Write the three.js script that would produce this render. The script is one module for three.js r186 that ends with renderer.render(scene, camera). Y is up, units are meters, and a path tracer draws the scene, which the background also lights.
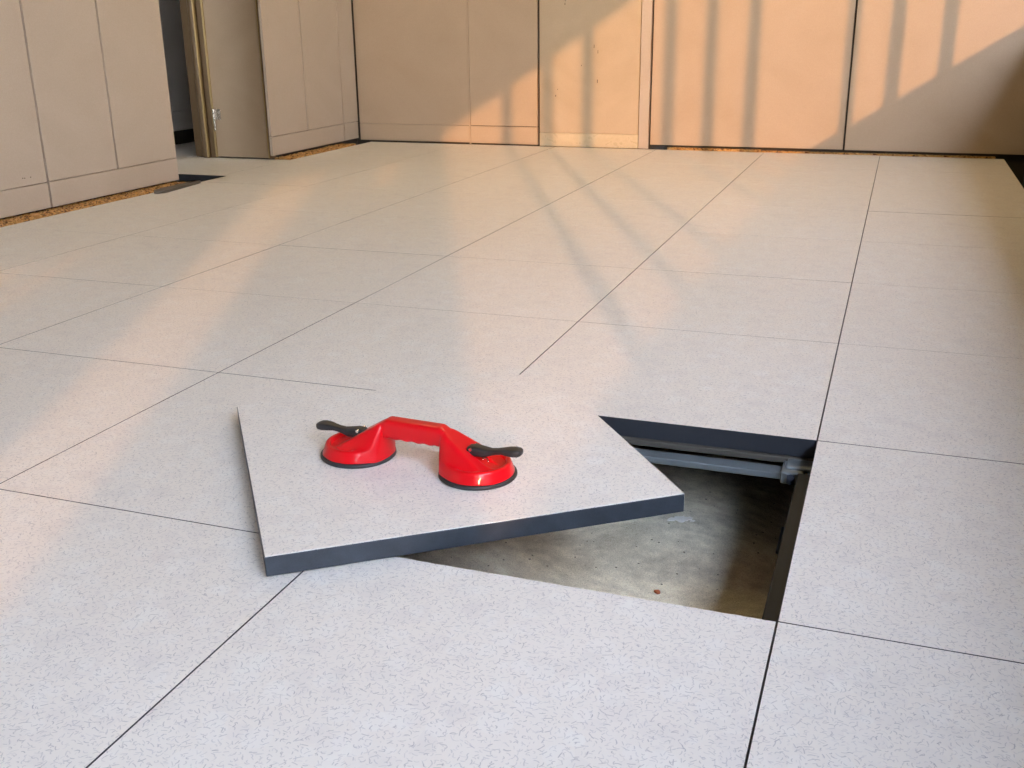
import * as THREE from 'three';
import { mergeGeometries, mergeVertices } from 'three/addons/utils/BufferGeometryUtils.js';
import { RoundedBoxGeometry } from 'three/addons/geometries/RoundedBoxGeometry.js';
import { MarchingCubes } from 'three/addons/objects/MarchingCubes.js';
import { RectAreaLightUniformsLib } from 'three/addons/lights/RectAreaLightUniformsLib.js';
import { ImprovedNoise } from 'three/addons/math/ImprovedNoise.js';

// ---------------------------------------------------------------- camera, sky, sun, exposure
const scene = new THREE.Scene();
const camera = new THREE.PerspectiveCamera(40.5085, 1024 / 768, 0.02, 200);
camera.position.set(0.07675, 0.67383, 1.1189);
camera.rotation.set(-0.331907, 0.350383, -0.012292, 'YXZ');

const renderer = new THREE.WebGLRenderer({ antialias: true });
renderer.toneMapping = THREE.LinearToneMapping;
renderer.toneMappingExposure = 0.96;
renderer.shadowMap.enabled = true;

// hazy evening sky: pale cream at the horizon, blue overhead, the same all round
{
  const w = 8, h = 128, d = new Float32Array(w * h * 4), lo = [1.0, 0.93, 0.80], hi = [0.61, 0.82, 1.24];
  for (let j = 0; j < h; j++) {
    const el = ((j + 0.5) / h - 0.5) * Math.PI, t = Math.pow(Math.max(0, Math.sin(el)), 0.6);
    for (let i = 0; i < w; i++) { for (let a = 0; a < 3; a++) d[4 * (j * w + i) + a] = lo[a] + (hi[a] - lo[a]) * t; d[4 * (j * w + i) + 3] = 1; }
  }
  const sky = new THREE.DataTexture(d, w, h, THREE.RGBAFormat, THREE.FloatType);
  sky.mapping = THREE.EquirectangularReflectionMapping; sky.magFilter = THREE.LinearFilter; sky.needsUpdate = true;
  scene.background = sky; scene.backgroundIntensity = 24;
}

// low, reddened sun, behind the camera and to the right
const AZ = THREE.MathUtils.degToRad(24), EL = Math.atan(0.64 * Math.sin(AZ));
const sun = new THREE.DirectionalLight(new THREE.Color().setRGB(1, 0.50, 0.21), 2.7);
sun.position.set(Math.sin(AZ) * Math.cos(EL), Math.sin(EL), Math.cos(AZ) * Math.cos(EL)).multiplyScalar(18).add(new THREE.Vector3(-1, 0, -2));
sun.target.position.set(-1, 0, -2);
sun.castShadow = true;
sun.shadow.mapSize.set(4096, 4096);
Object.assign(sun.shadow.camera, { left: -9, right: 9, top: 6, bottom: -6, near: 1, far: 40 });
sun.shadow.radius = 0.8;
scene.add(sun, sun.target);

// ---------------------------------------------------------------- helpers
let seed = 7;
const rnd = () => { seed = (seed + 0x6D2B79F5) | 0; let t = Math.imul(seed ^ (seed >>> 15), 1 | seed); t = (t + Math.imul(t ^ (t >>> 7), 61 | t)) ^ t; return ((t ^ (t >>> 14)) >>> 0) / 4294967296; };
const rr = (a, b) => a + (b - a) * rnd();
const noise = new ImprovedNoise();
const taken = new Map();
function numbered(name) { const n = taken.get(name) ?? 0; taken.set(name, n + 1); return n ? `${name}_${String(n).padStart(3, '0')}` : name; }
function mesh(name, geo, mat, parent) {
  const m = new THREE.Mesh(geo, mat); m.name = parent === scene ? numbered(name) : name;
  m.castShadow = m.receiveShadow = true; parent.add(m); return m;
}
function group(name, pos = [0, 0, 0]) { const g = new THREE.Group(); g.name = numbered(name); g.position.set(...pos); scene.add(g); return g; }
function structure(o) { o.userData.kind = 'structure'; return o; }
function tag(o, label, category, grp) { o.userData.label = label; o.userData.category = category; if (grp) o.userData.group = grp; return o; }
function box(x0, x1, y0, y1, z0, z1) { const g = new THREE.BoxGeometry(x1 - x0, y1 - y0, z1 - z0); g.translate((x0 + x1) / 2, (y0 + y1) / 2, (z0 + z1) / 2); return uvMetres(g); }
function rbox(x0, x1, y0, y1, z0, z1, r = 0.002, s = 2) { const g = new RoundedBoxGeometry(x1 - x0, y1 - y0, z1 - z0, s, r); g.translate((x0 + x1) / 2, (y0 + y1) / 2, (z0 + z1) / 2); return uvMetres(g); }
function uvMetres(g, ou = 0, ov = 0) {
  if (!g.attributes.uv) g.setAttribute('uv', new THREE.BufferAttribute(new Float32Array(g.attributes.position.count * 2), 2));
  const p = g.attributes.position, n = g.attributes.normal, uv = g.attributes.uv;
  for (let i = 0; i < p.count; i++) {
    const ax = Math.abs(n.getX(i)), ay = Math.abs(n.getY(i)), az = Math.abs(n.getZ(i));
    if (ay >= ax && ay >= az) uv.setXY(i, p.getX(i) + ou, p.getZ(i) + ov);
    else if (ax >= az) uv.setXY(i, p.getZ(i) + ou, p.getY(i) + ov);
    else uv.setXY(i, p.getX(i) + ou, p.getY(i) + ov);
  }
  return g;
}
function canvasTexture(size, draw, metres, srgb = true) {
  const c = document.createElement('canvas'); c.width = c.height = size;
  draw(c.getContext('2d'), size);
  const t = new THREE.CanvasTexture(c); t.wrapS = t.wrapT = THREE.RepeatWrapping; t.repeat.set(1 / metres, 1 / metres);
  t.magFilter = THREE.LinearFilter; if (srgb) t.colorSpace = THREE.SRGBColorSpace; return t;
}
function dataTexture(size, fn, metres, srgb = true) {   // fn(u, v) -> [r, g, b] 0..255
  const d = new Uint8Array(size * size * 4);
  for (let j = 0; j < size; j++) for (let i = 0; i < size; i++) {
    const c = fn(i / size, j / size), k = 4 * (j * size + i);
    d[k] = Math.max(0, Math.min(255, c[0])); d[k + 1] = Math.max(0, Math.min(255, c[1])); d[k + 2] = Math.max(0, Math.min(255, c[2])); d[k + 3] = 255;
  }
  const t = new THREE.DataTexture(d, size, size); t.wrapS = t.wrapT = THREE.RepeatWrapping; t.magFilter = THREE.LinearFilter; t.minFilter = THREE.LinearMipmapLinearFilter; t.generateMipmaps = true;
  t.repeat.set(1 / metres, 1 / metres); if (srgb) t.colorSpace = THREE.SRGBColorSpace; t.needsUpdate = true; return t;
}
// tileable fractal noise
function fbm(u, v, base, oct, s = 0) {
  let a = 0, w = 0.5, f = base;
  for (let o = 0; o < oct; o++) {
    const A = u * Math.PI * 2, B = v * Math.PI * 2, R = f / 6.283;
    a += w * noise.noise(Math.cos(A) * R + 11.3 * s + 40, Math.sin(A) * R + Math.cos(B) * R * 1.37 + 7.1, Math.sin(B) * R + 3.7 * s);
    w *= 0.5; f *= 2;
  }
  return a;
}

// ---------------------------------------------------------------- materials
const laminateMap = canvasTexture(2048, (c, n) => {
  c.fillStyle = 'rgb(228,224,216)'; c.fillRect(0, 0, n, n);
  for (let k = 0; k < 900; k++) { c.fillStyle = rnd() < 0.5 ? 'rgba(214,211,207,0.20)' : 'rgba(236,234,232,0.20)'; c.beginPath(); c.arc(rnd() * n, rnd() * n, rr(12, 46), 0, 7); c.fill(); }
  c.lineCap = 'round';
  for (let k = 0; k < 22500; k++) {
    const x = ((k % 150) + rnd()) / 150 * n, y = (Math.floor(k / 150) + rnd()) / 150 * n, a = rr(0, 6.283), l = rr(6, 16), b = a + rr(-2.2, 2.2), tone = rr(154, 189);
    c.strokeStyle = `rgba(${tone | 0},${(tone - 1) | 0},${(tone + 1) | 0},${rr(0.35, 0.78).toFixed(2)})`; c.lineWidth = rr(1.2, 2.4);
    for (const dx of x < 40 ? [0, n] : x > n - 40 ? [0, -n] : [0]) for (const dy of y < 40 ? [0, n] : y > n - 40 ? [0, -n] : [0]) {
      c.beginPath(); c.moveTo(x + dx, y + dy);
      c.quadraticCurveTo(x + dx + Math.cos(a) * l * 0.6, y + dy + Math.sin(a) * l * 0.6, x + dx + Math.cos(a) * l * 0.6 + Math.cos(b) * l * 0.6, y + dy + Math.sin(a) * l * 0.6 + Math.sin(b) * l * 0.6);
      c.stroke();
    }
  }
}, 0.9);
const laminateRough = dataTexture(512, (u, v) => { const f = 132 + 26 * fbm(u, v, 7, 5, 2) + rr(-8, 8); return [f, f, f]; }, 0.9, false);
const M = {};
M.laminate = new THREE.MeshPhysicalMaterial({ map: laminateMap, roughness: 0.86, roughnessMap: laminateRough, specularIntensity: 0.8 });
M.edge = new THREE.MeshStandardMaterial({ color: new THREE.Color().setRGB(0.030, 0.034, 0.042), roughness: 0.45 });
const scuff = dataTexture(512, (u, v) => { const f = fbm(u, v * 1.0, 9, 5, 5), g = 58 + 18 * f + rr(-5, 5); return [g * 0.9, g, g * 1.12]; }, 0.3);
M.panelEdge = new THREE.MeshStandardMaterial({ map: scuff, roughness: 0.5 });
M.chipboardBase = new THREE.MeshStandardMaterial({ color: 0xa87a42, roughness: 0.9 });
const wallGrain = dataTexture(512, (u, v) => { const f = fbm(u, v, 6, 5, 1), g = rr(-3.5, 3.5); return [184 + 6 * f + g, 170 + 6 * f + g, 153 + 7 * f + g]; }, 1.1);
M.wallPanel = new THREE.MeshStandardMaterial({ map: wallGrain, roughness: 0.6 });
const wallGrainB = dataTexture(512, (u, v) => { const f = fbm(u, v, 6, 5, 4), g = rr(-3.5, 3.5); return [185 + 6 * f + g, 163 + 6 * f + g, 138 + 7 * f + g]; }, 1.1);
M.backPanel = new THREE.MeshStandardMaterial({ map: wallGrainB, roughness: 0.6 });
const plasterMap = dataTexture(1024, (u, v) => { const f = fbm(u, v, 8, 6, 9), g = rr(-5, 5); return [188 + 10 * f + g, 168 + 10 * f + g, 141 + 11 * f + g]; }, 1.2);
M.plaster = new THREE.MeshStandardMaterial({ map: plasterMap, roughness: 0.85, bumpMap: plasterMap, bumpScale: 0.001 });
const dirtyMap = dataTexture(512, (u, v) => { const f = fbm(u, v, 14, 6, 12), g = rr(-6, 6), k = f > 0.2 ? -14 : 0; return [202 + 14 * f + g + k, 186 + 14 * f + g + k, 156 + 14 * f + g + k]; }, 0.5);
M.dirtyPlaster = new THREE.MeshStandardMaterial({ map: dirtyMap, roughness: 0.9 });
M.seam = new THREE.MeshStandardMaterial({ color: new THREE.Color().setRGB(0.05, 0.04, 0.03), roughness: 0.8 });
M.gilt = new THREE.MeshStandardMaterial({ color: new THREE.Color().setRGB(0.40, 0.29, 0.13), roughness: 0.35, metalness: 0.6 });
const doorMap = dataTexture(512, (u, v) => { const f = fbm(u, v, 5, 5, 15), g = rr(-4, 4); return [152 + 8 * f + g, 131 + 8 * f + g, 105 + 8 * f + g]; }, 0.9);
M.door = new THREE.MeshStandardMaterial({ map: doorMap, roughness: 0.45 });
M.jamb = new THREE.MeshStandardMaterial({ color: 0x65523b, roughness: 0.35, metalness: 0.25 });
M.nickel = new THREE.MeshStandardMaterial({ color: new THREE.Color().setRGB(0.75, 0.72, 0.66), roughness: 0.25, metalness: 1 });
const osbMap = canvasTexture(1024, (c, n) => {
  c.fillStyle = 'rgb(206,166,108)'; c.fillRect(0, 0, n, n);
  for (let k = 0; k < 5200; k++) {
    const t = rnd(); c.fillStyle = t < 0.2 ? `rgba(96,56,22,${rr(0.4, 0.9)})` : t < 0.6 ? `rgba(214,162,88,${rr(0.4, 0.9)})` : `rgba(168,112,50,${rr(0.4, 0.9)})`;
    c.save(); c.translate(rnd() * n, rnd() * n); c.rotate(rr(0, 6.283)); c.fillRect(-rr(6, 26), -rr(2, 6), rr(12, 52), rr(3, 12)); c.restore();
  }
  for (let k = 0; k < 420; k++) { c.fillStyle = `rgba(${rr(50, 90) | 0},${rr(30, 52) | 0},18,0.9)`; c.save(); c.translate(rnd() * n, rnd() * n); c.rotate(rr(0, 6.283)); c.beginPath(); c.ellipse(0, 0, rr(9, 26), rr(5, 13), 0, 0, 7); c.fill(); c.restore(); }
}, 0.35);
M.osb = new THREE.MeshStandardMaterial({ map: osbMap, roughness: 0.95 });
const concreteMap = dataTexture(1024, (u, v) => {
  const f = fbm(u, v, 6, 7, 20) + 0.6 * fbm(u, v, 34, 4, 23), g = rr(-24, 24), s = rnd(), sp = s < 0.008 ? -80 : s > 0.994 ? 60 : 0;
  return [215 + 70 * f + g + sp, 206 + 70 * f + g + sp, 182 + 68 * f + g + sp];
}, 0.9);
M.concrete = new THREE.MeshStandardMaterial({ map: concreteMap, roughness: 0.85, bumpMap: concreteMap, bumpScale: 0.003 });
M.galvanised = new THREE.MeshStandardMaterial({ color: new THREE.Color().setRGB(0.22, 0.26, 0.28), roughness: 0.45, metalness: 0.5 });
M.darkSteel = new THREE.MeshStandardMaterial({ color: new THREE.Color().setRGB(0.018, 0.034, 0.066), roughness: 0.55, metalness: 0.3 });
M.gasket = new THREE.MeshStandardMaterial({ color: new THREE.Color().setRGB(0.075, 0.068, 0.055), roughness: 0.8 });
M.red = new THREE.MeshPhysicalMaterial({ color: new THREE.Color().setRGB(0.68, 0.003, 0.009), roughness: 0.36, specularIntensity: 0.35, clearcoat: 0.4, clearcoatRoughness: 0.06 });
M.rubber = new THREE.MeshStandardMaterial({ color: new THREE.Color().setRGB(0.022, 0.022, 0.024), roughness: 0.55 });
M.blackPlastic = new THREE.MeshStandardMaterial({ color: new THREE.Color().setRGB(0.020, 0.020, 0.022), roughness: 0.38 });
M.chrome = new THREE.MeshStandardMaterial({ color: 0xe8e8e8, roughness: 0.15, metalness: 1 });
M.ceiling = new THREE.MeshStandardMaterial({ color: 0x77695a, roughness: 0.9 });
M.sill = new THREE.MeshStandardMaterial({ color: 0x332f2b, roughness: 0.8 });
M.frame = new THREE.MeshStandardMaterial({ color: 0x8a8d90, roughness: 0.5, metalness: 0.3 });
M.corridor = new THREE.MeshStandardMaterial({ color: 0xb4b0aa, roughness: 0.8 });
M.corridorDark = new THREE.MeshStandardMaterial({ color: 0x2a2622, roughness: 0.8 });
M.offcut = new THREE.MeshStandardMaterial({ color: 0x544d45, roughness: 0.6 });
M.ground = new THREE.MeshStandardMaterial({ color: 0x8c8a84, roughness: 0.95 });

M.bitumen = new THREE.MeshStandardMaterial({ color: new THREE.Color().setRGB(0.006, 0.006, 0.006), roughness: 0.9 });
M.brick = new THREE.MeshStandardMaterial({ color: 0x7d6650, roughness: 0.95 });
M.lamp = new THREE.MeshStandardMaterial({ color: 0xffffff, emissive: new THREE.Color().setRGB(1, 0.8, 0.55), emissiveIntensity: 1.2 });
RectAreaLightUniformsLib.init();

// ---------------------------------------------------------------- room shell
const XL = -3.05, XF = -3.082, XR = 1.40, ZB = -4.82, ZF = 8.4, H = 2.90, SUB = -0.20;

// outside ground and the structural slab under the raised floor
structure(mesh('ground', box(-40, 40, -0.9, -0.6, -40, 40), M.ground, scene));
structure(mesh('floor_slab', box(-4.6, XR + 0.1, SUB - 0.15, SUB, -5.2, ZF + 0.2), M.concrete, scene));
structure(mesh('ceiling', box(-4.6, XR + 0.1, H, H + 0.15, -5.2, ZF + 0.2), M.ceiling, scene));
structure(mesh('wall_front', box(-4.6, XR + 0.1, SUB, H, ZF, ZF + 0.2), M.backPanel, scene));

// block of offices across the yard, which hides the sky from the far bays of the window
const nb = structure(group('neighbouring_building'));
mesh('facade', box(4.4, 9, -0.6, 14, -16, 2.0), M.brick, nb);
for (let f = 0; f < 3; f++) for (let k = 0; k < 8; k++) mesh('window_opening', box(4.37, 4.42, 0.6 + f * 3.1, 2.2 + f * 3.1, -15.6 + k * 2.1, -14.4 + k * 2.1), M.corridorDark, nb);

// warm ceiling panels over the far half of the room
for (const [x, z] of [[-2.4, -3.5], [-1.1, -3.5], [0.2, -3.5]]) {
  const l = group('ceiling_lamp', [x, H, z]); tag(l, `square warm ceiling lamp panel, ${x < -2 ? 'leftmost' : x < 0 ? 'middle one' : 'rightmost'} of the row near the back wall`, 'ceiling lamp', 'ceiling lamps');
  mesh('lamp_frame', mergeGeometries([box(-0.3, 0.3, -0.03, 0, 0.28, 0.3), box(-0.3, 0.3, -0.03, 0, -0.3, -0.28), box(-0.3, -0.28, -0.03, 0, -0.28, 0.28), box(0.28, 0.3, -0.03, 0, -0.28, 0.28)]), M.frame, l);
  mesh('diffuser', box(-0.28, 0.28, -0.016, -0.010, -0.28, 0.28), M.lamp, l);
  const a = new THREE.RectAreaLight(new THREE.Color().setRGB(1, 0.76, 0.36), 10.5, 0.54, 0.54); a.position.set(0, -0.034, 0); a.rotation.x = -Math.PI / 2; a.name = 'lamp_light'; l.add(a);
}

// ---- raised access floor: one mesh per tile
const floor = structure(group('floor'));
const T = 0.6, TH = 0.034;
function tileGeometry(x0, x1, z0, z1, ou, ov) {
  const g = 0.0008, top = box(x0 + g + 0.0006, x1 - g - 0.0006, -0.0003, 0, z0 + g * 0.8 + 0.0006, z1 - g * 0.8 - 0.0006);
  uvMetres(top, ou, ov);
  return mergeGeometries([box(x0 + g, x1 - g, -TH, -0.0003, z0 + g * 0.8, z1 - g * 0.8), top], true);
}
const xs = [-2.988, -2.4, -1.8, -1.2, -0.6, 0, 0.6];
for (let r = -8; r < 14; r++) for (let k = 0; k < 6; k++) {
  if (r === -1 && k === 4) continue;                        // the lifted tile's place
  mesh('floor_tile', tileGeometry(k ? xs[k] : r < -6 ? -3.0 : -2.962, xs[k + 1], r * T, r * T + T, rr(0, 9), rr(0, 9)), [M.edge, M.laminate], floor).position.y = -rr(0, 0.0004);
}
// threshold in the doorway and the corridor floor
mesh('threshold_tile', tileGeometry(-3.0, -2.962, -3.6, -3.205, 5, 2), [M.edge, M.laminate], floor).position.y = -0.0005;
mesh('threshold_tile', tileGeometry(-3.6, -3.0, -3.85, -3.205, 1, 2), [M.edge, M.laminate], floor).position.y = -0.0005;
mesh('corridor_tile', tileGeometry(-4.2, -3.6, -5.2, -1.5, 3, 1), [M.edge, M.laminate], floor).position.y = -0.0005;
// supporting grid: straddling stringers round the open bay, with the clip-on rails and pedestals
const ped = (x, z) => {
  const plate = rbox(x - 0.045, x + 0.045, -0.044, -0.036, z - 0.045, z + 0.045, 0.003);
  const post = new THREE.CylinderGeometry(0.011, 0.011, 0.155, 14); post.translate(x, -0.1195, z); uvMetres(post);
  const foot = rbox(x - 0.05, x + 0.05, SUB, SUB + 0.006, z - 0.05, z + 0.05, 0.002);
  return mergeGeometries([plate, post.toNonIndexed(), foot]);
};
for (const [x, z] of [[0, 0], [0, -0.6], [-0.6, 0], [-0.6, -0.6], [-0.6, -1.2], [0, -1.2], [0.6, 0], [0.6, -0.6]]) mesh('pedestal', ped(x, z), M.galvanised, floor);
mesh('stringer', rbox(-0.6, 0, -0.046, -0.035, -0.612, -0.592, 0.002), M.gasket, floor);
mesh('stringer', rbox(-0.58, -0.030, -0.062, -0.049, -0.588, -0.556, 0.003), M.galvanised, floor);
mesh('stringer', rbox(-0.024, 0.020, -0.078, -0.040, -0.545, -0.04, 0.003), M.darkSteel, floor);
mesh('stringer', rbox(-0.620, -0.576, -0.078, -0.040, -0.545, -0.04, 0.003), M.darkSteel, floor);
mesh('stringer', rbox(-0.56, -0.04, -0.078, -0.040, -0.02, 0.022, 0.003), M.darkSteel, floor);
mesh('stringer', rbox(0.58, 0.62, -0.078, -0.040, -4.8, 8.3, 0.003), M.darkSteel, floor);
// bracket with a screw at the far right corner of the bay
{
  const b = mesh('corner_bracket', rbox(-0.052, -0.014, -0.062, -0.040, -0.594, -0.540, 0.004), M.galvanised, floor);
  const s = new THREE.CylinderGeometry(0.007, 0.008, 0.012, 6); s.rotateX(0.5); s.translate(-0.034, -0.050, -0.535);
  mesh('screw', s, M.darkSteel, b);
}

// ---- left wall: thick partition with laminate panels, a doorway, and a return to the corner
const wl = structure(group('wall_left'));
mesh('wall_core', box(-3.5, XL - 0.014, 0.012, H, -2.958, ZF), M.seam, wl);
mesh('wall_core', box(-3.5, XL - 0.040, SUB, 0.010, -2.90, ZF), M.seam, wl);
mesh('wall_core', box(-3.5, XF - 0.014, 0.012, H, -5.0, -3.872), M.seam, wl);
mesh('wall_core', box(-3.5, XF - 0.030, SUB, 0.010, -5.0, -3.872), M.seam, wl);
mesh('wall_core', box(-3.5, XL, 2.1, H, -3.80, -2.958), M.wallPanel, wl);
const panel = (z0, z1, y0, y1, gap = 0.0055, X = XL) => mesh('wall_panel', rbox(X - 0.016, X, y0, y1, z0 + gap, z1 - gap, 0.0015, 1), M.wallPanel, wl);
const kick = (z0, z1, y0, y1, X = XL) => mesh('skirting_panel', rbox(X - 0.016, X + 0.0005, y0, y1, z0 + 0.0055, z1 - 0.0055, 0.0015, 1), M.wallPanel, wl);
for (let k = 0; k < 14; k++) {
  const z0 = -2.96 + k * 0.814;
  panel(z0, z0 + 0.407, 0.1130, H); panel(z0 + 0.407, z0 + 0.814, 0.1130, H); kick(z0, z0 + 0.814, 0.012, 0.1105);
}
panel(-4.195, -3.808, 0.1235, H, 0.0055, XF); panel(-4.618, -4.195, 0.1235, H, 0.0055, XF); panel(-4.80, -4.618, 0.1235, H, 0.0015, XF);
kick(-4.618, -3.808, 0.022, 0.1205, XF); kick(-4.80, -4.618, 0.022, 0.1205, XF);
// drilled holes low on the nearest panel
for (const [z, y] of [[-2.06, 0.142], [-2.03, 0.142], [-2.02, 0.143]]) { const c = new THREE.CylinderGeometry(0.0022, 0.0022, 0.001, 10); c.rotateZ(Math.PI / 2); c.translate(XL + 0.0003, y, z); mesh('screw_hole', c, M.seam, wl); }

// ---- back wall
const wb = structure(group('wall_back'));
mesh('wall_core', box(-3.5, XR + 0.1, SUB, H, ZB - 0.2, ZB - 0.016), M.seam, wb);
const bp = (x0, x1, y0, y1, m = M.backPanel, z1 = ZB, name = 'wall_panel') => mesh(name, rbox(x0 + 0.003, x1 - 0.003, y0, y1, ZB - 0.018, z1, 0.0015, 1), m, wb);
bp(-3.085, -2.345, 0.109, H); bp(-3.085, -2.345, 0.008, 0.1075, M.backPanel, ZB, 'skirting_panel');
bp(-2.340, -1.912, 0.110, H); bp(-2.340, -1.912, 0.006, 0.1065, M.backPanel, ZB, 'skirting_panel');
mesh('seam_strip', rbox(-2.347, -2.338, 0.0, H, ZB - 0.01, ZB + 0.002, 0.001, 1), M.backPanel, wb);
mesh('plaster_pier', rbox(-1.900, -1.312, 0.078, H, ZB - 0.018, ZB + 0.004, 0.002, 1), M.plaster, wb);
mesh('plaster_base', rbox(-1.900, -1.312, 0, 0.077, ZB - 0.018, ZB + 0.005, 0.002, 1), M.dirtyPlaster, wb);
mesh('cover_strip', rbox(-1.308, -1.252, 0, H, ZB - 0.018, ZB + 0.006, 0.002, 1), M.wallPanel, wb);
bp(-1.243, -0.190, 0.024, H, M.backPanel, ZB + 0.004); bp(-0.186, XR + 0.04, 0.022, H, M.backPanel, ZB + 0.004);
// small chips and scratches on the pier
for (let k = 0; k < 9; k++) { const x = rr(-1.89, -1.42), y = rr(0.15, 0.85); mesh('chip', rbox(x, x + rr(0.0025, 0.004), y, y + rr(0.006, 0.02), ZB + 0.002, ZB + 0.0045, 0.0008, 1), M.corridorDark, wb); }

// ---- right wall: sill wall, header, piers and window bars; it lies just outside the frame
const wr = structure(group('wall_right'));
const WT = 0.10, SILL = (XR + 0.40) * 0.64, HEAD = (XR + 2.60) * 0.64 + WT * 0.64;
mesh('sill_wall', box(XR, XR + WT, SUB, SILL, -5.0, ZF), M.sill, wr);
mesh('header_wall', box(XR, XR + WT, HEAD, H, -5.0, ZF), M.ceiling, wr);
const pier = (z0, z1, y0 = SILL, y1 = HEAD) => mesh('pier', box(XR, XR + WT, y0, y1, z0, z1), M.ceiling, wr);
pier(-5.0, -3.35); pier(4.20, 4.57); pier(5.03, 5.08); pier(5.36, 5.44); pier(6.15, 6.87); pier(7.57, ZF);
for (const [z0, z1] of [[4.57, 5.03], [5.08, 5.36]]) { pier(z0, z1, SILL, 2.224); pier(z0, z1, 2.484, HEAD); }   // two small high lights
pier(6.87, 7.57, 2.484, HEAD); mesh('pier', box(XR, XR + 0.03, SILL, 2.484, 7.04, 7.11), M.ceiling, wr);
mesh('fan_coil_casing', rbox(0.70, XR, SUB, 0.66, -4.80, ZF, 0.01), M.sill, wr);
mesh('duct_lining', box(0.63, 0.70, SUB, SUB + 0.01, -4.836, ZF), M.bitumen, wr);
const win = structure(group('window_1'));
for (const z of [3.052, 2.493, 1.95, 0.9, 0.397, -0.11, -1.239, -1.722, -2.273]) mesh('mullion', rbox(XR + 0.02, XR + 0.07, SILL, HEAD, z + 0.076, z + 0.126, 0.003, 1), M.frame, win);

// ---- doorway: open leaf, jamb, hinge; dim corridor behind
const door = structure(group('door_1'));
mesh('door_leaf', rbox(-3.443, -3.118, 0.008, 2.08, -3.862, -3.826, 0.002), M.door, door);
mesh('edge_strip', rbox(-3.118, -3.104, 0.006, 2.08, -3.862, -3.822, 0.002), M.gilt, door);
mesh('stop_strip', rbox(-3.453, -3.441, 0.006, 2.08, -3.850, -3.818, 0.003), M.gilt, door);
mesh('jamb', rbox(-3.493, -3.453, 0, 2.10, -3.90, -3.826, 0.006, 3), M.jamb, door);
mesh('jamb', rbox(-3.529, -3.493, 0, 2.10, -3.90, -3.800, 0.012, 3), M.jamb, door);
mesh('bead', rbox(-3.497, -3.487, 0, 2.10, -3.82, -3.800, 0.004, 3), M.gilt, door);
mesh('jamb', rbox(-3.596, -3.527, 0, 2.10, -3.90, -3.835, 0.006, 3), M.jamb, door);
{
  const h = mesh('hinge', rbox(-3.441, -3.398, 0.205, 0.262, -3.828, -3.822, 0.001, 1), M.nickel, door);
  const pin = new THREE.CylinderGeometry(0.008, 0.008, 0.115, 12); pin.translate(-3.435, 0.205, -3.816); mesh('hinge_pin', pin, M.nickel, h);
}
mesh('reveal_board', rbox(-3.1035, -3.0985, 0.006, H, -3.866, -3.811, 0.001), M.jamb, door);
const co = structure(group('wall_corridor'));
mesh('corridor_wall', box(-4.30, -4.10, 0.20, H, -5.2, -1.4), M.corridor, co);
mesh('skirting_panel', rbox(-4.30, -4.085, 0.085, 0.20, -5.2, -1.4, 0.002), M.corridor, co);
mesh('plinth', box(-4.30, -4.12, SUB, 0.085, -5.2, -1.4), M.corridorDark, co);
mesh('corridor_end', box(-4.3, -3.5, SUB, H, -5.2, -5.0), M.corridor, co);
mesh('corridor_end', box(-4.3, -3.5, SUB, 0.4, -1.6, -1.4), M.corridor, co);   // open above: a window at the end of the corridor
mesh('corridor_end', box(-4.3, -3.5, 2.4, H, -1.6, -1.4), M.corridor, co);

// ---- chipboard packers under the wall panels
function crumblyStrip(z0, z1, x0, x1, y0, y1) {
  const g = new THREE.BoxGeometry(x1 - x0, y1 - y0, z1 - z0, 10, 4, Math.round((z1 - z0) / 0.006));
  g.translate((x0 + x1) / 2, (y0 + y1) / 2, (z0 + z1) / 2);
  const p = g.attributes.position;
  for (let i = 0; i < p.count; i++) {
    const x = p.getX(i), y = p.getY(i), z = p.getZ(i), a = noise.noise(x * 160, y * 160, z * 120), b = noise.noise(x * 60 + 9, y * 60, z * 34);
    if (y > y0 + 0.004) p.setY(i, y + a * 0.006 + b * 0.005);
    if (x > x1 - 0.004) p.setX(i, x + b * 0.007 + a * 0.003 - 0.003);
  }
  g.computeVertexNormals(); return uvMetres(g);
}
structure(mesh('trim_1', crumblyStrip(-2.945, 2.0, -3.085, -2.966, -0.034, 0.002), M.osb, scene)).userData.label = 'crumbly chipboard packing strip under the near left wall';
structure(mesh('trim_2', crumblyStrip(-4.62, -3.87, -3.11, -3.006, -0.034, 0.004), M.osb, scene)).userData.label = 'crumbly chipboard packing strip under the wall beside the door';
structure(mesh('trim_3', rbox(-1.14, -0.62, -0.03, 0.012, ZB - 0.016, ZB + 0.008, 0.002), M.osb, scene)).userData.label = 'wooden packing batten under the sunlit back wall panel';
structure(mesh('trim_4', rbox(-0.615, 0.56, -0.03, 0.008, ZB - 0.016, ZB + 0.008, 0.002), M.osb, scene)).userData.label = 'wooden packing batten under the back wall seam';
tag(mesh('packing_block', rbox(-1.238, -1.150, -0.02, 0.019, ZB - 0.014, ZB + 0.006, 0.002), M.rubber, scene), 'small black packing block under the back wall beside the plaster pier', 'block');

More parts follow.
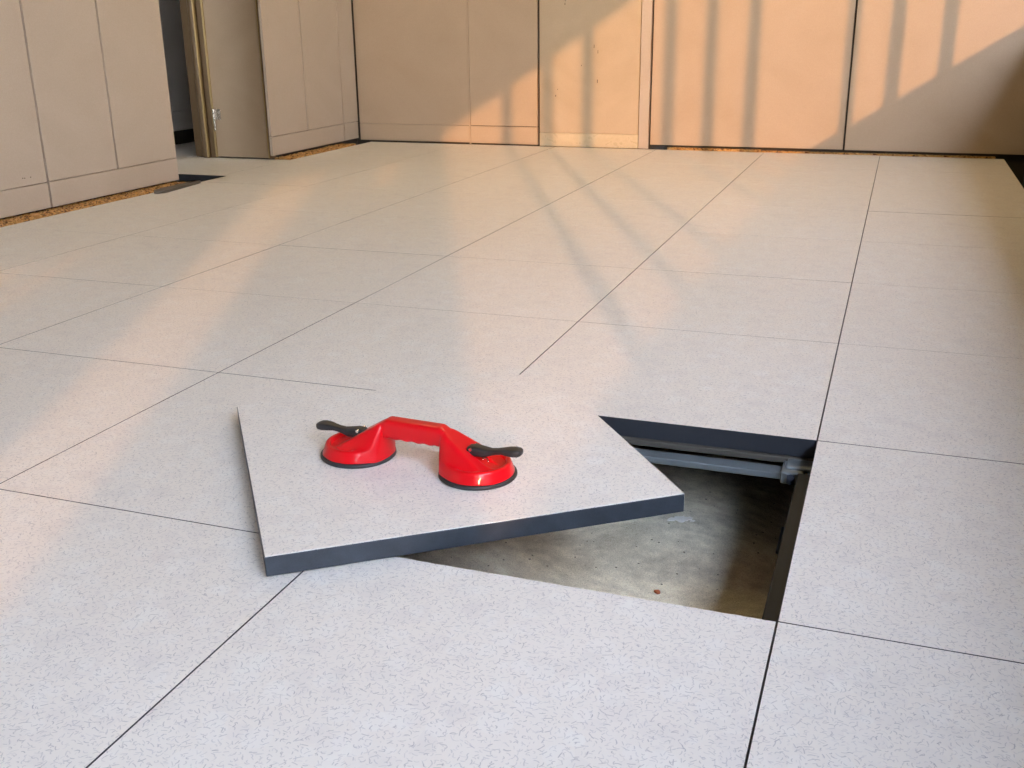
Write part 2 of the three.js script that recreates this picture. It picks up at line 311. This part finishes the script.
// ---------------------------------------------------------------- things
// lifted floor tile lying askew over the opening
const PT = 0.031;
const lifted = group('lifted_floor_tile', [-0.5777, 0.0003, -0.3098]);
{
  const hw = 0.2977;
  mesh('tile_core', rbox(-hw, hw, 0.0015, PT - 0.0012, -hw, hw, 0.0012, 1), M.panelEdge, lifted);
  const top = box(-hw + 0.0006, hw - 0.0006, PT - 0.0012, PT, -hw + 0.0006, hw - 0.0006); uvMetres(top, 3.3, 4.1);
  mesh('laminate_top', top, M.laminate, lifted);
  mesh('chipboard_base', box(-hw + 0.005, hw - 0.005, 0, 0.0015, -hw + 0.005, hw - 0.005), M.chipboardBase, lifted);
  lifted.rotation.y = THREE.MathUtils.degToRad(37.2);
  tag(lifted, 'speckled white floor tile with dark edges, lifted and lying askew over the opening', 'floor tile');
}

// twin suction lifter standing on the lifted tile
const LY = PT + 0.0003;
const lifter = group('suction_lifter', [-0.5741, LY, -0.2273]);
lifter.rotation.y = THREE.MathUtils.degToRad(-3.9);
tag(lifter, 'red twin suction cup lifter with black levers standing on the lifted tile', 'suction lifter');
function sdfMesh(N, lo, hi, sdf) {
  const mc = new MarchingCubes(N, new THREE.MeshBasicMaterial(), false, false, 200000);
  mc.isolation = 0; const c = [0, 1, 2].map((i) => (lo[i] + hi[i]) / 2), h = [0, 1, 2].map((i) => (hi[i] - lo[i]) / 2);
  for (let k = 0; k < N; k++) for (let j = 0; j < N; j++) for (let i = 0; i < N; i++) {
    const x = c[0] + h[0] * (i - N / 2) / (N / 2), y = c[1] + h[1] * (j - N / 2) / (N / 2), z = c[2] + h[2] * (k - N / 2) / (N / 2);
    mc.field[k * N * N + j * N + i] = -sdf(x, y, z);
  }
  mc.update();
  const n = mc.count, p = new Float32Array(n * 3);
  for (let i = 0; i < n; i++) for (let a = 0; a < 3; a++) p[3 * i + a] = c[a] + h[a] * mc.positionArray[3 * i + a];
  let g = new THREE.BufferGeometry(); g.setAttribute('position', new THREE.BufferAttribute(p, 3));
  g = mergeVertices(g, 1e-5);
  // normals straight from the field, so that the casting shades smoothly
  const q = g.attributes.position, nn = new Float32Array(q.count * 3), e = 0.0007;
  for (let i = 0; i < q.count; i++) {
    const x = q.getX(i), y = q.getY(i), z = q.getZ(i);
    const v = new THREE.Vector3(sdf(x + e, y, z) - sdf(x - e, y, z), sdf(x, y + e, z) - sdf(x, y - e, z), sdf(x, y, z + e) - sdf(x, y, z - e)).normalize();
    nn.set([v.x, v.y, v.z], 3 * i);
  }
  g.setAttribute('normal', new THREE.BufferAttribute(nn, 3));
  return g;
}
const smin = (a, b, k) => { const h = Math.max(k - Math.abs(a - b), 0) / k; return Math.min(a, b) - h * h * k * 0.25; };
const smax = (a, b, k) => -smin(-a, -b, k);
const CUP = 0.105, SL = Math.hypot(0.083, 0.0515);
function housing(s, y, w) {                                 // s outward along the lifter, y up, w across
  const cs = s - CUP, rad = Math.hypot(cs, w);
  const wall = smax(rad - (0.0560 - 0.36 * Math.max(0, y - 0.008)), Math.max(y - 0.0245, 0.005 - y), 0.0035);
  const dish = Math.max(rad - 0.0435, 0.0175 - y);          // recessed top of the cup
  const cup = smax(wall, -dish, 0.003);
  const slope = (0.0515 * (s - 0.047) + 0.083 * (y - 0.0705)) / SL;
  const half = 0.0150 + 0.027 * THREE.MathUtils.clamp((0.068 - y) / 0.052, 0, 1);
  let wedge = smax(slope, (Math.abs(w) - half) * 0.86, 0.006);
  wedge = smax(wedge, 0.0445 - s, 0.004); wedge = smax(wedge, y - 0.0700, 0.002); wedge = smax(wedge, Math.hypot(cs, w * 1.06) - 0.0605, 0.016); wedge = Math.max(wedge, 0.006 - y);
  // channel for the lever, open along the slope
  const channel = Math.max(Math.abs(w) - 0.0105, -(slope + 0.004), 0.092 - s);
  wedge = smax(wedge, -channel, 0.002);
  return smin(cup, wedge, 0.006);
}
const housingGeo = sdfMesh(84, [0.030, -0.006, -0.066], [0.174, 0.086, 0.066], housing);
const mirrored = (g) => { const m = g.clone(); m.rotateY(Math.PI); return m; };
const padGeo = new THREE.LatheGeometry([[0, 0.0005], [0.0583, 0.0], [0.0600, 0.0018], [0.0597, 0.0048], [0.0580, 0.0064], [0.052, 0.0070], [0, 0.0070]].map(([x, y]) => new THREE.Vector2(x, y)), 72);
padGeo.translate(CUP, 0, 0);
function leverGeo(dy) {
  const S = [[0.0905, 0.0440, 0.0030, 0.0085], [0.092, 0.0445, 0.0062, 0.0098], [0.104, 0.0440, 0.0080, 0.0105], [0.118, 0.0425, 0.0072, 0.0098], [0.128, 0.0435, 0.0050, 0.0076], [0.138, 0.0455, 0.0042, 0.0070], [0.147, 0.0470, 0.0044, 0.0080], [0.156, 0.0476, 0.0056, 0.0105], [0.166, 0.0478, 0.0062, 0.0118], [0.173, 0.0478, 0.0058, 0.0108], [0.177, 0.0478, 0.0042, 0.0078], [0.1785, 0.0478, 0.0016, 0.0034]];
  const n = 28, pos = [], idx = [];
  S.forEach(([s, y, hh, hw]) => {
    const yy = y - 0.0045 + dy * (s - 0.0905) / 0.088;
    for (let i = 0; i < n; i++) { const a = i / n * Math.PI * 2, c = Math.cos(a), d = Math.sin(a); pos.push(s, yy + hh * Math.sign(d) * Math.pow(Math.abs(d), 0.55), hw * Math.sign(c) * Math.pow(Math.abs(c), 0.55)); }
  });
  for (let k = 0; k < S.length - 1; k++) for (let i = 0; i < n; i++) { const a = k * n + i, b = k * n + (i + 1) % n; idx.push(a, b, a + n, b, b + n, a + n); }
  for (const [k, flip] of [[0, 0], [S.length - 1, 1]]) for (let i = 1; i < n - 1; i++) flip ? idx.push(k * n, k * n + i, k * n + i + 1) : idx.push(k * n, k * n + i + 1, k * n + i);
  const g = new THREE.BufferGeometry(); g.setAttribute('position', new THREE.Float32BufferAttribute(pos, 3)); g.setIndex(idx);
  g.computeVertexNormals(); return g;
}
for (const side of [-1, 1]) {
  const f = (g) => side > 0 ? g : mirrored(g);
  mesh('rubber_pad', f(padGeo), M.rubber, lifter).userData.label = 'black rubber suction pad';
  mesh('cup_housing', f(housingGeo), M.red, lifter);
  const lv = mesh('lever', f(leverGeo(side > 0 ? 0.004 : -0.003)), M.blackPlastic, lifter); lv.userData.label = 'black plastic locking lever';
  for (const [s, y, l] of [[0.0985, 0.0478, 0.0232], [0.0955, 0.0425, 0.0228]]) { const p = new THREE.CylinderGeometry(0.0024, 0.0024, l, 12); p.rotateX(Math.PI / 2); p.translate(s, y - 0.0040, 0); mesh('pivot_pin', f(p), M.chrome, lv); }
  const cl = new THREE.TorusGeometry(0.005, 0.0009, 8, 16, 2.6); cl.rotateX(-0.7); cl.translate(0.121, 0.0275, 0.008); mesh('spring_clip', f(cl), M.chrome, lv);
}
{
  // rounded grip with finger bumps underneath: superellipse sections along the handle
  const n = 32, K = 48, pos = [], idx = [];
  for (let k = 0; k <= K; k++) {
    const x = -0.060 + 0.120 * k / K, bump = Math.abs(x) < 0.040 ? 0.0008 * Math.cos(x / 0.020 * Math.PI * 2) : 0, y0 = 0.0390 + bump, y1 = 0.0712 - 0.62 * Math.max(0, Math.abs(x) - 0.046);
    for (let i = 0; i < n; i++) { const a = i / n * Math.PI * 2, c = Math.cos(a), d = Math.sin(a); pos.push(x, (y0 + y1) / 2 + (y1 - y0) / 2 * Math.sign(d) * Math.pow(Math.abs(d), 0.5), 0.0155 * Math.sign(c) * Math.pow(Math.abs(c), 0.6)); }
  }
  for (let k = 0; k < K; k++) for (let i = 0; i < n; i++) { const a = k * n + i, b = k * n + (i + 1) % n; idx.push(a, b, a + n, b, b + n, a + n); }
  const g = new THREE.BufferGeometry(); g.setAttribute('position', new THREE.Float32BufferAttribute(pos, 3)); g.setIndex(idx); g.computeVertexNormals();
  mesh('handle_grip', g, M.red, lifter);
}

// board offcut by the dark gap at the end of the left wall
{
  const sh = new THREE.Shape(); sh.moveTo(-0.175, -0.004); sh.quadraticCurveTo(-0.17, -0.036, -0.12, -0.038); sh.lineTo(0.15, -0.022); sh.quadraticCurveTo(0.178, -0.016, 0.172, 0); sh.lineTo(0.05, 0.020); sh.lineTo(-0.13, 0.026); sh.closePath();
  const g = new THREE.ExtrudeGeometry(sh, { depth: 0.008, bevelEnabled: true, bevelThickness: 0.0015, bevelSize: 0.0015, bevelSegments: 2 }); g.rotateX(-Math.PI / 2);
  const o = mesh('board_offcut', g, M.offcut, scene); o.position.set(-2.945, 0.0018, -2.795); o.rotation.y = Math.PI / 2 + 0.06;
  tag(o, 'flat dark grey board offcut lying by the black gap at the wall end', 'board');
}
// marks on the slab in the opening
function blob(r, n, t, amp) {
  const sh = new THREE.Shape(); for (let i = 0; i <= n; i++) { const a = i / n * 6.2832, q = r * (1 + amp * (i % n ? rr(-1, 1) : 0)); i ? sh.lineTo(q * Math.cos(a) * 1.5, q * Math.sin(a)) : sh.moveTo(q * 1.5, 0); }
  const g = new THREE.ExtrudeGeometry(sh, { depth: t, bevelEnabled: false }); g.rotateX(-Math.PI / 2); return g;
}
M.whitePlaster = new THREE.MeshStandardMaterial({ color: 0xf0ece2, roughness: 0.95 });
M.brickCrumb = new THREE.MeshStandardMaterial({ color: 0xb5623a, roughness: 0.9 });
M.grit = new THREE.MeshStandardMaterial({ color: 0x6a6355, roughness: 0.95 });
{
  const sp = group('plaster_splash', [-0.2313, SUB, -0.6329]);
  for (const [x, z, r] of [[0, 0, 0.010], [0.012, -0.006, 0.007], [-0.012, 0.006, 0.006], [0.004, 0.010, 0.004], [-0.020, 0.012, 0.003], [0.022, 0.002, 0.003]]) { const b = mesh('splash', blob(r, 18, 0.001, 0.35), M.whitePlaster, sp); b.position.set(x, 0, z); b.rotation.y = 0.5; }
  tag(sp, 'white plaster splash on the concrete slab below the lifted tile corner', 'plaster');
  const cr = mesh('brick_crumb', blob(0.0035, 9, 0.004, 0.3), M.brickCrumb, scene); cr.position.set(-0.2160, SUB, -0.3557); tag(cr, 'tiny orange brick crumb on the concrete slab in the opening', 'crumb');
  const gr = group('slab_grit'); const gs = [];
  for (let k = 0; k < 110; k++) { const g = blob(rr(0.0005, 0.0014), 6, rr(0.0004, 0.001), 0.3); g.translate(rr(-0.58, -0.04), SUB, rr(-0.9, -0.04)); gs.push(g); }
  mesh('grit', mergeGeometries(gs), M.grit, gr); gr.userData.kind = 'stuff'; gr.userData.label = 'dark grit scattered over the concrete slab in the opening'; gr.userData.category = 'grit';
}
renderer.render(scene, camera);
